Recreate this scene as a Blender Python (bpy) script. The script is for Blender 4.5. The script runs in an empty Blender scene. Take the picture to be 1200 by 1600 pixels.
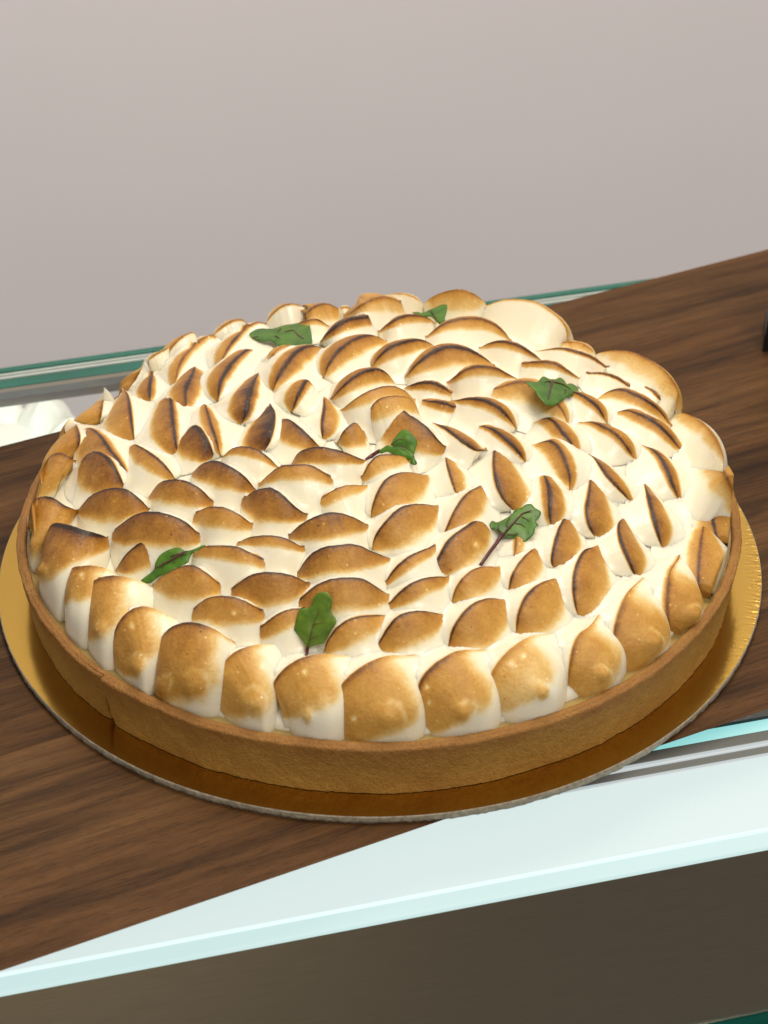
import bpy, bmesh, math, random
import numpy as np
from mathutils import Vector, Matrix, noise
from mathutils.bvhtree import BVHTree
from mathutils.geometry import delaunay_2d_cdt

random.seed(7)
SC = bpy.context.scene
COL = SC.collection

# ------------------------------------------------------------------ camera
F, PITCH, ROLL, DIST, OX, OY = 3422.0, 0.6158839922, 0.0186664690, 0.7844047680, 593.1215, 878.6653
TH_C, TH_W = 0.231267438, 0.430121633          # directions of the counter and of the wooden board
fw = np.array([0, math.cos(PITCH), -math.sin(PITCH)]); rt = np.array([1., 0, 0]); up = np.cross(rt, fw)
cr, sr = math.cos(ROLL), math.sin(ROLL)
RM = np.stack([cr*rt - sr*up, sr*rt + cr*up, fw])
CAM = -RM.T @ (np.array([(OX-600)/F, -(OY-800)/F, 1.0])*DIST)
cam = bpy.data.cameras.new('camera'); camo = bpy.data.objects.new('camera', cam); COL.objects.link(camo)
M = Matrix.Identity(4)
for i in range(3):
    M[i][0], M[i][1], M[i][2], M[i][3] = RM[0][i], RM[1][i], -RM[2][i], CAM[i]
camo.matrix_world = M
cam.sensor_fit = 'VERTICAL'; cam.sensor_height = 36.0; cam.sensor_width = 27.0
cam.lens = F/1600*36.0
cam.clip_start = 0.02; cam.clip_end = 50
cam.dof.use_dof = True; cam.dof.focus_distance = 0.74; cam.dof.aperture_fstop = 20
SC.camera = camo

# ------------------------------------------------------------------ light
w = bpy.data.worlds.new('World'); SC.world = w; w.use_nodes = True
bg = w.node_tree.nodes['Background']; bg.inputs[0].default_value = (1.0, .94, .86, 1); bg.inputs[1].default_value = 0.46

def area(name, loc, target, sx, sy, power, color):
    l = bpy.data.lights.new(name, 'AREA'); l.shape = 'RECTANGLE'; l.size = sx; l.size_y = sy
    l.energy = power; l.color = color
    o = bpy.data.objects.new(name, l); COL.objects.link(o); o.location = loc
    o.rotation_euler = (Vector(target) - Vector(loc)).to_track_quat('-Z', 'Y').to_euler()
    return o
area('ceiling_lamp', (0.15, 0.42, 1.35), (0, 0, .03), 0.8, 0.6, 15, (1, .91, .74))
area('added_front_fill', (0.75, -1.1, 1.7), (.1, .1, .03), 0.5, 0.5, 18, (1, .92, .80))  # added unseen fill, placed to brighten the wall and the front faces

SC.view_settings.view_transform = 'Standard'; SC.view_settings.look = 'None'
SC.view_settings.exposure = 0.0; SC.view_settings.gamma = 1.0
try: SC.view_settings.use_curve_mapping = False
except Exception: pass

# ------------------------------------------------------------------ helpers
def ray(px):
    d = np.array([(px[0]-600)/F, -(px[1]-800)/F, 1.0]) @ RM
    return d
def to_plane(px, z):
    d = ray(px); t = (z-CAM[2])/d[2]
    return CAM + d*t
def project(X):
    Y = (np.asarray(X)-CAM) @ RM.T
    return np.stack([600+F*Y[..., 0]/Y[..., 2], 800-F*Y[..., 1]/Y[..., 2]], -1)

def link(o, parent=None):
    COL.objects.link(o)
    if parent: o.parent = parent
    return o
def mesh_obj(name, verts, faces, mat, parent=None, smooth=True):
    me = bpy.data.meshes.new(name)
    me.from_pydata([tuple(map(float, v)) for v in verts], [], [tuple(f) for f in faces])
    me.update()
    if smooth: me.polygons.foreach_set('use_smooth', [True]*len(me.polygons))
    if mat: me.materials.append(mat)
    return link(bpy.data.objects.new(name, me), parent)
def tag(o, label=None, cat=None, group=None, kind=None):
    if label: o['label'] = label
    if cat: o['category'] = cat
    if group: o['group'] = group
    if kind: o['kind'] = kind
    return o
def empty(name, loc=(0, 0, 0)):
    o = bpy.data.objects.new(name, None); o.empty_display_size = .02; o.location = loc
    return link(o)

def frame_box(name, th, u0, u1, v0, v1, z0, z1, mat, parent=None, bevel=0.0, undercut=(0, 0)):
    """box in a frame turned by th: u along, v across; undercut pulls the lower v edges in"""
    c, s = math.cos(th), math.sin(th)
    P = lambda u, v, z: (u*c - v*s, u*s + v*c, z)
    a, b = undercut
    V = [P(u0, v0+a, z0), P(u1, v0+a, z0), P(u1, v1-b, z0), P(u0, v1-b, z0), P(u0, v0, z1), P(u1, v0, z1), P(u1, v1, z1), P(u0, v1, z1)]
    Fc = [(3, 2, 1, 0), (4, 5, 6, 7), (0, 1, 5, 4), (1, 2, 6, 5), (2, 3, 7, 6), (3, 0, 4, 7)]
    bm = bmesh.new(); vs = [bm.verts.new(v) for v in V]
    for f in Fc: bm.faces.new([vs[i] for i in f])
    if bevel > 0:
        bmesh.ops.bevel(bm, geom=bm.edges[:], offset=bevel, segments=3, affect='EDGES', profile=.5)
    me = bpy.data.meshes.new(name); bm.to_mesh(me); bm.free()
    if mat: me.materials.append(mat)
    return link(bpy.data.objects.new(name, me), parent)

# ------------------------------------------------------------------ materials
def new_mat(name):
    m = bpy.data.materials.new(name); m.use_nodes = True
    nt = m.node_tree; b = nt.nodes['Principled BSDF']
    return m, nt, b
def N(nt, t, **kw):
    n = nt.nodes.new(t)
    for k, v in kw.items():
        if k.startswith('_'): setattr(n, k[1:], v)
        else: n.inputs[k.replace('__', ' ')].default_value = v
    return n
def ramp(nt, stops, interp='LINEAR'):
    r = nt.nodes.new('ShaderNodeValToRGB'); cr_ = r.color_ramp; cr_.interpolation = interp
    while len(cr_.elements) < len(stops): cr_.elements.new(.5)
    for e, (p, c) in zip(cr_.elements, stops):
        e.position = p; e.color = (c[0], c[1], c[2], 1)
    return r
def bump(nt, b, height, strength, dist):
    bp = nt.nodes.new('ShaderNodeBump'); bp.inputs['Strength'].default_value = strength; bp.inputs['Distance'].default_value = dist
    nt.links.new(height, bp.inputs['Height']); nt.links.new(bp.outputs[0], b.inputs['Normal'])
    return bp

def mat_meringue():
    m, nt, b = new_mat('meringue')
    at = N(nt, 'ShaderNodeAttribute', _attribute_name='toast')
    co = N(nt, 'ShaderNodeTexCoord')
    n1 = N(nt, 'ShaderNodeTexNoise', Scale=900.0, Detail=4.0, Roughness=.6)
    n2 = N(nt, 'ShaderNodeTexNoise', Scale=180.0, Detail=5.0, Roughness=.62)
    for n in (n1, n2): nt.links.new(co.outputs['Object'], n.inputs['Vector'])
    # toast + noise * mask
    sub = N(nt, 'ShaderNodeMath', _operation='SUBTRACT'); sub.inputs[1].default_value = .5
    add1 = N(nt, 'ShaderNodeMath', _operation='ADD')
    nt.links.new(n1.outputs[0], add1.inputs[0]); nt.links.new(n2.outputs[0], add1.inputs[1])
    half = N(nt, 'ShaderNodeMath', _operation='MULTIPLY'); half.inputs[1].default_value = .5
    nt.links.new(add1.outputs[0], half.inputs[0]); nt.links.new(half.outputs[0], sub.inputs[0])
    mk = ramp(nt, [(0, (0, 0, 0)), (.25, (.38, .38, .38)), (.6, (.5, .5, .5)), (1, (.4, .4, .4))])
    nt.links.new(at.outputs['Fac'], mk.inputs[0])
    mul = N(nt, 'ShaderNodeMath', _operation='MULTIPLY'); nt.links.new(sub.outputs[0], mul.inputs[0]); nt.links.new(mk.outputs[0], mul.inputs[1])
    tot = N(nt, 'ShaderNodeMath', _operation='ADD', _use_clamp=True); nt.links.new(mul.outputs[0], tot.inputs[0]); nt.links.new(at.outputs['Fac'], tot.inputs[1])
    vo = N(nt, 'ShaderNodeTexVoronoi', Scale=520.0, Randomness=1.0); nt.links.new(co.outputs['Object'], vo.inputs['Vector'])
    vr = ramp(nt, [(.0, (1,)*3), (.16, (1,)*3), (.24, (0,)*3)]); nt.links.new(vo.outputs['Distance'], vr.inputs[0])
    sp = N(nt, 'ShaderNodeSeparateColor'); nt.links.new(vo.outputs['Color'], sp.inputs[0])
    cut = ramp(nt, [(.72, (0,)*3), (.76, (1,)*3)]); nt.links.new(sp.outputs[0], cut.inputs[0])
    sgn = N(nt, 'ShaderNodeMath', _operation='SUBTRACT'); nt.links.new(sp.outputs[1], sgn.inputs[0]); sgn.inputs[1].default_value = .62
    bl = N(nt, 'ShaderNodeMath', _operation='MULTIPLY'); nt.links.new(vr.outputs[0], bl.inputs[0]); nt.links.new(cut.outputs[0], bl.inputs[1])
    bl2 = N(nt, 'ShaderNodeMath', _operation='MULTIPLY'); nt.links.new(bl.outputs[0], bl2.inputs[0]); nt.links.new(sgn.outputs[0], bl2.inputs[1])
    bl3 = N(nt, 'ShaderNodeMath', _operation='MULTIPLY'); nt.links.new(bl2.outputs[0], bl3.inputs[0]); nt.links.new(mk.outputs[0], bl3.inputs[1])
    t0 = tot; tot = N(nt, 'ShaderNodeMath', _operation='ADD', _use_clamp=True); nt.links.new(t0.outputs[0], tot.inputs[0]); nt.links.new(bl3.outputs[0], tot.inputs[1])
    rp = ramp(nt, [(0, (.82, .775, .63)), (.10, (.80, .715, .50)), (.24, (.71, .50, .20)), (.42, (.55, .295, .058)),
                   (.62, (.385, .172, .022)), (.80, (.185, .068, .010)), (.92, (.055, .02, .007)), (1, (.02, .008, .004))])
    nt.links.new(tot.outputs[0], rp.inputs[0]); nt.links.new(rp.outputs[0], b.inputs['Base Color'])
    rr = ramp(nt, [(0, (.27,)*3), (.4, (.5,)*3), (1, (.42,)*3)]); nt.links.new(tot.outputs[0], rr.inputs[0]); nt.links.new(rr.outputs[0], b.inputs['Roughness'])
    sw = ramp(nt, [(0, (.55,)*3), (.3, (.2,)*3), (.6, (.0,)*3)]); nt.links.new(at.outputs['Fac'], sw.inputs[0]); nt.links.new(sw.outputs[0], b.inputs['Subsurface Weight'])
    b.inputs['Subsurface Radius'].default_value = (1.0, .8, .5); b.inputs['Subsurface Scale'].default_value = .0035
    b.inputs['Specular IOR Level'].default_value = .42
    hm = N(nt, 'ShaderNodeMath', _operation='MULTIPLY'); nt.links.new(half.outputs[0], hm.inputs[0])
    hr = ramp(nt, [(0, (.22,)*3), (.3, (.7,)*3), (1, (1,)*3)]); nt.links.new(at.outputs['Fac'], hr.inputs[0]); nt.links.new(hr.outputs[0], hm.inputs[1])
    bump(nt, b, hm.outputs[0], .55, .0011)
    return m
def mat_crust():
    m, nt, b = new_mat('baked_pastry')
    co = N(nt, 'ShaderNodeTexCoord'); at = N(nt, 'ShaderNodeAttribute', _attribute_name='bake')
    n1 = N(nt, 'ShaderNodeTexNoise', Scale=60.0, Detail=6.0, Roughness=.65); n2 = N(nt, 'ShaderNodeTexNoise', Scale=420.0, Detail=5.0, Roughness=.7)
    n3 = N(nt, 'ShaderNodeTexNoise', Scale=1300.0, Detail=2.0, Roughness=.5)
    for n in (n1, n2, n3): nt.links.new(co.outputs['Object'], n.inputs['Vector'])
    a = N(nt, 'ShaderNodeMath', _operation='ADD'); nt.links.new(n1.outputs[0], a.inputs[0]); nt.links.new(n2.outputs[0], a.inputs[1])
    h = N(nt, 'ShaderNodeMath', _operation='MULTIPLY_ADD'); h.inputs[1].default_value = .48; nt.links.new(a.outputs[0], h.inputs[0])
    nt.links.new(at.outputs['Fac'], h.inputs[2])
    rp = ramp(nt, [(.25, (.60, .40, .14)), (.48, (.50, .30, .078)), (.72, (.40, .215, .047)), (1.0, (.30, .135, .03))])
    nt.links.new(h.outputs[0], rp.inputs[0]); nt.links.new(rp.outputs[0], b.inputs['Base Color'])
    b.inputs['Roughness'].default_value = .55; b.inputs['Specular IOR Level'].default_value = .35
    a2 = N(nt, 'ShaderNodeMath', _operation='MULTIPLY_ADD'); a2.inputs[1].default_value = .5
    nt.links.new(n3.outputs[0], a2.inputs[0]); nt.links.new(n2.outputs[0], a2.inputs[2])
    bump(nt, b, a2.outputs[0], .8, .0012)
    return m
def mat_wood(name, seed, light, dark):
    m, nt, b = new_mat(name)
    co = N(nt, 'ShaderNodeTexCoord')
    rot = N(nt, 'ShaderNodeMapping', _vector_type='TEXTURE'); rot.inputs['Rotation'].default_value = (0, 0, TH_W)
    nt.links.new(co.outputs['Object'], rot.inputs['Vector'])
    def stretched(sx, sy, scale, detail, off, dist=0.0):
        mp = N(nt, 'ShaderNodeMapping'); mp.inputs['Scale'].default_value = (sx, sy, sy); mp.inputs['Location'].default_value = (seed*3.1+off, seed*1.7, seed)
        nt.links.new(rot.outputs[0], mp.inputs['Vector'])
        n = N(nt, 'ShaderNodeTexNoise', Scale=scale, Detail=detail, Roughness=.6, Distortion=dist); nt.links.new(mp.outputs[0], n.inputs['Vector'])
        return n
    big = stretched(1, 7, 6, 4, 0, .8)
    mid = stretched(1, 18, 14, 6, 5, .35)
    fine = stretched(1, 22, 70, 6, 9, .15)
    pores = stretched(1, 16, 230, 2, 2)
    s = N(nt, 'ShaderNodeMath', _operation='MULTIPLY_ADD'); s.inputs[1].default_value = .60; nt.links.new(big.outputs[0], s.inputs[0])
    t = N(nt, 'ShaderNodeMath', _operation='MULTIPLY_ADD'); t.inputs[1].default_value = .36; nt.links.new(mid.outputs[0], t.inputs[0])
    f2 = N(nt, 'ShaderNodeMath', _operation='MULTIPLY'); f2.inputs[1].default_value = .28; nt.links.new(fine.outputs[0], f2.inputs[0])
    nt.links.new(f2.outputs[0], t.inputs[2]); nt.links.new(t.outputs[0], s.inputs[2])
    mixc = [tuple(d + (l-d)*k for l, d in zip(light, dark)) for k in (0, .25, .6, 1.0)]
    rp = ramp(nt, [(.42, mixc[0]), (.53, mixc[1]), (.63, mixc[2]), (.76, mixc[3])])
    nt.links.new(s.outputs[0], rp.inputs[0])
    pr = ramp(nt, [(.33, (.22,)*3), (.43, (1,)*3)]); nt.links.new(pores.outputs[0], pr.inputs[0])
    mx = N(nt, 'ShaderNodeMix', _data_type='RGBA', _blend_type='MULTIPLY'); mx.inputs[0].default_value = .6
    nt.links.new(rp.outputs[0], mx.inputs[6]); nt.links.new(pr.outputs[0], mx.inputs[7])
    nt.links.new(mx.outputs[2], b.inputs['Base Color'])
    b.inputs['Roughness'].default_value = .5; b.inputs['Specular IOR Level'].default_value = .12
    ad = N(nt, 'ShaderNodeMath', _operation='ADD'); nt.links.new(pr.outputs[0], ad.inputs[0]); nt.links.new(fine.outputs[0], ad.inputs[1])
    bump(nt, b, ad.outputs[0], .25, .0004)
    return m
def mat_gold():
    m, nt, b = new_mat('gold_foil')
    b.inputs['Metallic'].default_value = 1; b.inputs['Base Color'].default_value = (.53, .335, .07, 1); b.inputs['Roughness'].default_value = .17
    co = N(nt, 'ShaderNodeTexCoord')
    sep = N(nt, 'ShaderNodeSeparateXYZ'); nt.links.new(co.outputs['Object'], sep.inputs[0])
    ang = N(nt, 'ShaderNodeMath', _operation='ARCTAN2'); nt.links.new(sep.outputs[1], ang.inputs[0]); nt.links.new(sep.outputs[0], ang.inputs[1])
    ln = N(nt, 'ShaderNodeVectorMath', _operation='LENGTH'); nt.links.new(co.outputs['Object'], ln.inputs[0])
    cmb = N(nt, 'ShaderNodeCombineXYZ'); nt.links.new(ang.outputs[0], cmb.inputs[0])
    rs = N(nt, 'ShaderNodeMath', _operation='MULTIPLY'); rs.inputs[1].default_value = 2.0; nt.links.new(ln.outputs['Value'], rs.inputs[0]); nt.links.new(rs.outputs[0], cmb.inputs[1])
    n1 = N(nt, 'ShaderNodeTexNoise', Scale=105.0, Detail=3.0, Roughness=.55, Distortion=.4); nt.links.new(cmb.outputs[0], n1.inputs['Vector'])
    n2 = N(nt, 'ShaderNodeTexNoise', Scale=300.0, Detail=3.0, Roughness=.6); nt.links.new(co.outputs['Object'], n2.inputs['Vector'])
    mr = N(nt, 'ShaderNodeMapRange'); mr.inputs[1].default_value = .1275; mr.inputs[2].default_value = .1345
    nt.links.new(ln.outputs['Value'], mr.inputs[0])
    # crinkles are strongest on the right-hand side of the foil
    cs = N(nt, 'ShaderNodeMapRange'); cs.inputs[1].default_value = .105; cs.inputs[2].default_value = .131; cs.inputs[3].default_value = .03; nt.links.new(sep.outputs[0], cs.inputs[0])
    am = N(nt, 'ShaderNodeMath', _operation='MULTIPLY'); nt.links.new(mr.outputs[0], am.inputs[0]); nt.links.new(cs.outputs[0], am.inputs[1])
    h = N(nt, 'ShaderNodeMath', _operation='MULTIPLY'); nt.links.new(n1.outputs[0], h.inputs[0]); nt.links.new(am.outputs[0], h.inputs[1])
    h2 = N(nt, 'ShaderNodeMath', _operation='MULTIPLY_ADD'); h2.inputs[1].default_value = .035; nt.links.new(n2.outputs[0], h2.inputs[0]); nt.links.new(h.outputs[0], h2.inputs[2])
    bump(nt, b, h2.outputs[0], .6, .00055)
    return m
def simple(name, col, rough=.5, metal=0.0, nscale=None, namt=.0, bmp=0.0, bdist=.001, spec=.5, stretch=None):
    m, nt, b = new_mat(name)
    b.inputs['Roughness'].default_value = rough; b.inputs['Metallic'].default_value = metal; b.inputs['Specular IOR Level'].default_value = spec
    b.inputs['Base Color'].default_value = (*col, 1)
    if nscale:
        co = N(nt, 'ShaderNodeTexCoord'); n = N(nt, 'ShaderNodeTexNoise', Scale=nscale, Detail=5.0, Roughness=.6)
        mp = N(nt, 'ShaderNodeMapping', _vector_type='TEXTURE'); mp.inputs['Rotation'].default_value = (0, 0, TH_C)
        nt.links.new(co.outputs['Object'], mp.inputs['Vector']); src = mp.outputs[0]
        if stretch:
            m2 = N(nt, 'ShaderNodeMapping'); m2.inputs['Scale'].default_value = stretch; nt.links.new(src, m2.inputs['Vector']); src = m2.outputs[0]
        nt.links.new(src, n.inputs['Vector'])
        rp = ramp(nt, [(.3, tuple(c*(1-namt) for c in col)), (.7, tuple(min(1, c*(1+namt)) for c in col))])
        nt.links.new(n.outputs[0], rp.inputs[0]); nt.links.new(rp.outputs[0], b.inputs['Base Color'])
        if bmp: bump(nt, b, n.outputs[0], bmp, bdist)
    return m
def mat_emit(name, col, strength, base=(.8, .85, .85), rough=.2, amt=.0, scale=9, stretch=(1, 10, 1)):
    m, nt, b = new_mat(name)
    b.inputs['Base Color'].default_value = (*base, 1); b.inputs['Roughness'].default_value = rough
    b.inputs['Emission Color'].default_value = (*col, 1); b.inputs['Emission Strength'].default_value = strength
    return m
def mat_glass(name, col, rough=0.0):
    m, nt, b = new_mat(name)
    b.inputs['Base Color'].default_value = (*col, 1); b.inputs['Transmission Weight'].default_value = 1; b.inputs['Roughness'].default_value = rough; b.inputs['IOR'].default_value = 1.5
    return m

MER = mat_meringue(); CRUST = mat_crust(); GOLD = mat_gold()
CURD = simple('lemon_curd', (.36, .26, .095), .22, nscale=120, namt=.12)
CARD = simple('cardboard_edge', (.33, .29, .22), .6, nscale=600, namt=.35, bmp=.6)
WALL = simple('wall_paint', (.93, .885, .95), .85, nscale=2.0, namt=.02)
STEEL = simple('brushed_steel', (.50, .47, .41), .20, 1.0, nscale=60, namt=.10, bmp=.10, bdist=.0005, stretch=(1, 1, 40))
BLACK = simple('black_plastic', (.006, .006, .006), .35)
GREYDECK = simple('grey_deck', (.42, .42, .40), .6, nscale=12, namt=.05)
TEAL = simple('teal_glass_edge', (.010, .115, .085), .12, nscale=14, namt=.25, stretch=(1, 8, 1))
ALU = simple('aluminium_rail', (.42, .47, .45), .35)
DRAIL = simple('dark_rail', (.40, .42, .40), .5)
CYAN = mat_emit('cyan_light_strip', (.24, .68, .68), .9)
LIT = mat_emit('lit_opal_panel', (.69, .81, .79), 1.0, base=(.05, .05, .05), rough=.6)
LITLINE = mat_emit('lit_line', (.76, .93, .90), 1.05, base=(.05, .05, .05), rough=.6)
LITLIP = mat_emit('lit_lip', (.59, .785, .77), 1.0, base=(.05, .05, .05), rough=.6)
LRAIL = mat_emit('painted_glow_rail', (.56, .64, .66), .75, base=(.3, .3, .3), rough=.3)  # glow painted into the rails; they only catch light, no lamp inside
GLASS = mat_glass('clear_glass', (.93, .96, .95))
ICING = simple('white_icing', (.86, .88, .83), .5, nscale=60, namt=.04)
LEAF = None

# ------------------------------------------------------------------ setting
c_, s_ = math.cos(TH_C), math.sin(TH_C)
def cf(u, v, z): return (u*c_ - v*s_, u*s_ + v*c_, z)
wl = mesh_obj('wall', [cf(-3, .75, -1.2), cf(3, .75, -1.2), cf(3, .75, 2.2), cf(-3, .75, 2.2)], [(0, 1, 2, 3)], WALL, smooth=False)
tag(wl, kind='structure')

def spot(name, loc, power, color, deg):
    l = bpy.data.lights.new(name, 'SPOT'); l.energy = power; l.color = color; l.spot_size = math.radians(deg); l.spot_blend = .8; l.shadow_soft_size = .04
    o = bpy.data.objects.new(name, l); COL.objects.link(o); o.location = loc
spot('added_spot_warm', (.10, -1.30, 1.7), 330, (1, .86, .58), 20)  # added unseen spot; its floor pool warms the fascia's reflection
spot('added_spot_neutral', (1.25, -1.55, 1.7), 170, (1, .95, .88), 26)  # second added spot, brightens the other end of that reflection
fl = mesh_obj('floor', [cf(-4, -5, -.95), cf(4, -5, -.95), cf(4, .74, -.95), cf(-4, .74, -.95)], [(0, 1, 2, 3)], simple('floor_tiles', (.13, .115, .095), .5, nscale=1.5, namt=.2), smooth=False)
tag(fl, kind='structure')

case = empty('display_case', (0, 0, 0)); tag(case, 'glass topped display case with green glass edges and lit white front', 'display case')
ZG = -.0202
VB, VF = .2033, -.1515        # back and front edge of the glass top
frame_box('glass_top', TH_C, -.9, .9, -.0925, VB-.0195, ZG-.008, ZG, GLASS, case)
# stack of glass edges at the back
frame_box('back_glass_edge', TH_C, -.9, .9, VB-.0036, VB, ZG-.012, ZG+.0004, TEAL, case, .0004)
frame_box('edge_seal', TH_C, -.9, .9, VB-.0052, VB-.0037, ZG-.012, ZG-.0004, ALU, case)
frame_box('edge_gap', TH_C, -.9, .9, VB-.0066, VB-.0053, ZG-.012, ZG-.0010, DRAIL, case)
frame_box('edge_trim', TH_C, -.9, .9, VB-.0082, VB-.0067, ZG-.012, ZG-.0001, ALU, case, .0003)
frame_box('back_glass_edge', TH_C, -.9, .9, VB-.0148, VB-.0083, ZG-.012, ZG-.0006, TEAL, case, .0003)
frame_box('edge_shadow_band', TH_C, -.9, .9, VB-.0192, VB-.0149, ZG-.012, ZG-.0010, simple('painted_edge_shadow', (.17, .155, .13), .5), case)  # solid taupe strip painting the shadow band along the glass edge
frame_box('case_floor', TH_C, -.9, .9, -.0925, VB-.001, -.20, -.19, GREYDECK, case)
# rails and light strip in front of the glass top
frame_box('light_strip', TH_C, -.9, .9, -.0985, -.0927, ZG-.006, ZG-.0012, CYAN, case)
frame_box('dark_rail', TH_C, -.9, .9, -.1040, -.0986, ZG-.008, ZG-.0004, DRAIL, case, .0006)
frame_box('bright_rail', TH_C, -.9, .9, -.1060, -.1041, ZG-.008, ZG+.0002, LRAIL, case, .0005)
frame_box('dark_rail', TH_C, -.9, .9, -.1100, -.1061, ZG-.008, ZG-.0004, DRAIL, case, .0005)
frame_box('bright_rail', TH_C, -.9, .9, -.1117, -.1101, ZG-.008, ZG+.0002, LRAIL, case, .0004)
frame_box('lit_panel', TH_C, -.9, .9, -.1436, -.1118, ZG-.010, ZG, LIT, case)
frame_box('lit_ridge', TH_C, -.9, .9, -.1445, -.1437, ZG-.010, ZG+.0004, LITLINE, case, .0003)
frame_box('lit_lip', TH_C, -.9, .9, VF, -.1446, ZG-.0022, ZG-.0002, LITLIP, case, .0008)
frame_box('front_fascia', TH_C, -.9, .9, VF+.0006, VF+.0035, ZG-.0790, ZG-.0024, STEEL, case)
frame_box('front_glass_edge', TH_C, -.9, .9, VF-.004, VF+.006, ZG-.12, ZG-.083, TEAL, case, .001)
# lamp of the case, below the glass
lp = to_plane((40, 790), -.045)
area('case_lamp', tuple(lp), (lp[0]-.03, lp[1]+.05, -.2), .12, .03, .16, (.93, 1, .92))

# cake in the case
def lathe(name, prof, seg, mat, parent=None, wob=None, attr=None):
    V = []; Fc = []
    n = len(prof)
    for i in range(seg):
        a = 2*math.pi*i/seg
        for j, (r, z) in enumerate(prof):
            dr, dz = wob(a, r, z) if wob else (0, 0)
            V.append(((r+dr)*math.cos(a), (r+dr)*math.sin(a), z+dz))
    for i in range(seg):
        k = (i+1) % seg
        for j in range(n-1):
            Fc.append((i*n+j, k*n+j, k*n+j+1, i*n+j+1))
    return mesh_obj(name, V, Fc, mat, parent)
cpos = to_plane((-8, 694), -.06)
cake = empty('iced_cake', (cpos[0], cpos[1], -.19)); tag(cake, 'white iced cake seen through the glass top of the case', 'cake')
prof = [(0.0001, .122), (.02, .121), (.034, .117), (.043, .108), (.047, .09), (.047, .02), (.046, 0), (.0001, 0)]
lathe('icing', prof, 64, ICING, cake, wob=lambda a, r, z: (0, .0015*math.sin(3*a+r*150)))
for k in range(9):
    a = 2*math.pi*k/9+.3
    rp_ = [(.0001, .018), (.004, .015), (.009, .011), (.013, .005), (.014, 0), (.0001, -.002)]
    o = lathe('rosette', rp_, 48, ICING, cake, wob=lambda a2, r, z: (.0008*math.sin(7*a2+z*300)*(r > .003), 0))
    o.location = (.034*math.cos(a), .034*math.sin(a), .114)

# ------------------------------------------------------------------ wooden board (six glued staves)
board = empty('wooden_board', (0, 0, -.02)); tag(board, 'dark brown wooden serving board under the tart, lying across the glass', 'serving board')
SE = [-.1292, -.0884, -.0400, .0078, .0500, .0930, .1338]
tones = [((.215, .108, .042), (.040, .017, .0065)), ((.235, .125, .050), (.046, .020, .008)), ((.20, .100, .036), (.036, .0155, .006)),
         ((.24, .126, .048), (.042, .018, .007)), ((.19, .094, .034), (.038, .0165, .0065)), ((.225, .118, .045), (.042, .018, .007))]
for i in range(6):
    wm = mat_wood('wood_%d' % i, i*2.37+1, *[tuple(c*k*q for c, q in zip(t, (1.08, .97, .86))) for t, k in zip(tones[i], (.52, .38))])
    uc = (.030 if i == 0 else 0, .012 if i == 5 else 0)
    o = frame_box('stave', TH_W, -.62, .66, SE[i], SE[i+1], 0, .02 - (.00004 if i % 2 else 0), wm, board, 0, uc)

# ------------------------------------------------------------------ gold cake board
gb = empty('cake_board', (0, 0, 0)); tag(gb, 'round gold foil cake board with grey cut edge under the tart', 'cake board')
lathe('gold_foil', [(.0001, .003), (.05, .003), (.10, .003), (.120, .003), (.128, .003), (.133, .003), (.1349, .003)], 256, GOLD, gb)
rnd = [random.uniform(-1, 1) for _ in range(720)]
lathe('card_edge', [(.13492, .00296), (.1351, .00285), (.1352, .0024), (.1351, .0012), (.1350, .0002), (.1300, .0002)], 720, CARD, gb,
      wob=lambda a, r, z: (.00022*rnd[int(a/(2*math.pi)*720) % 720]*(z < .0024), 0))

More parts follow.
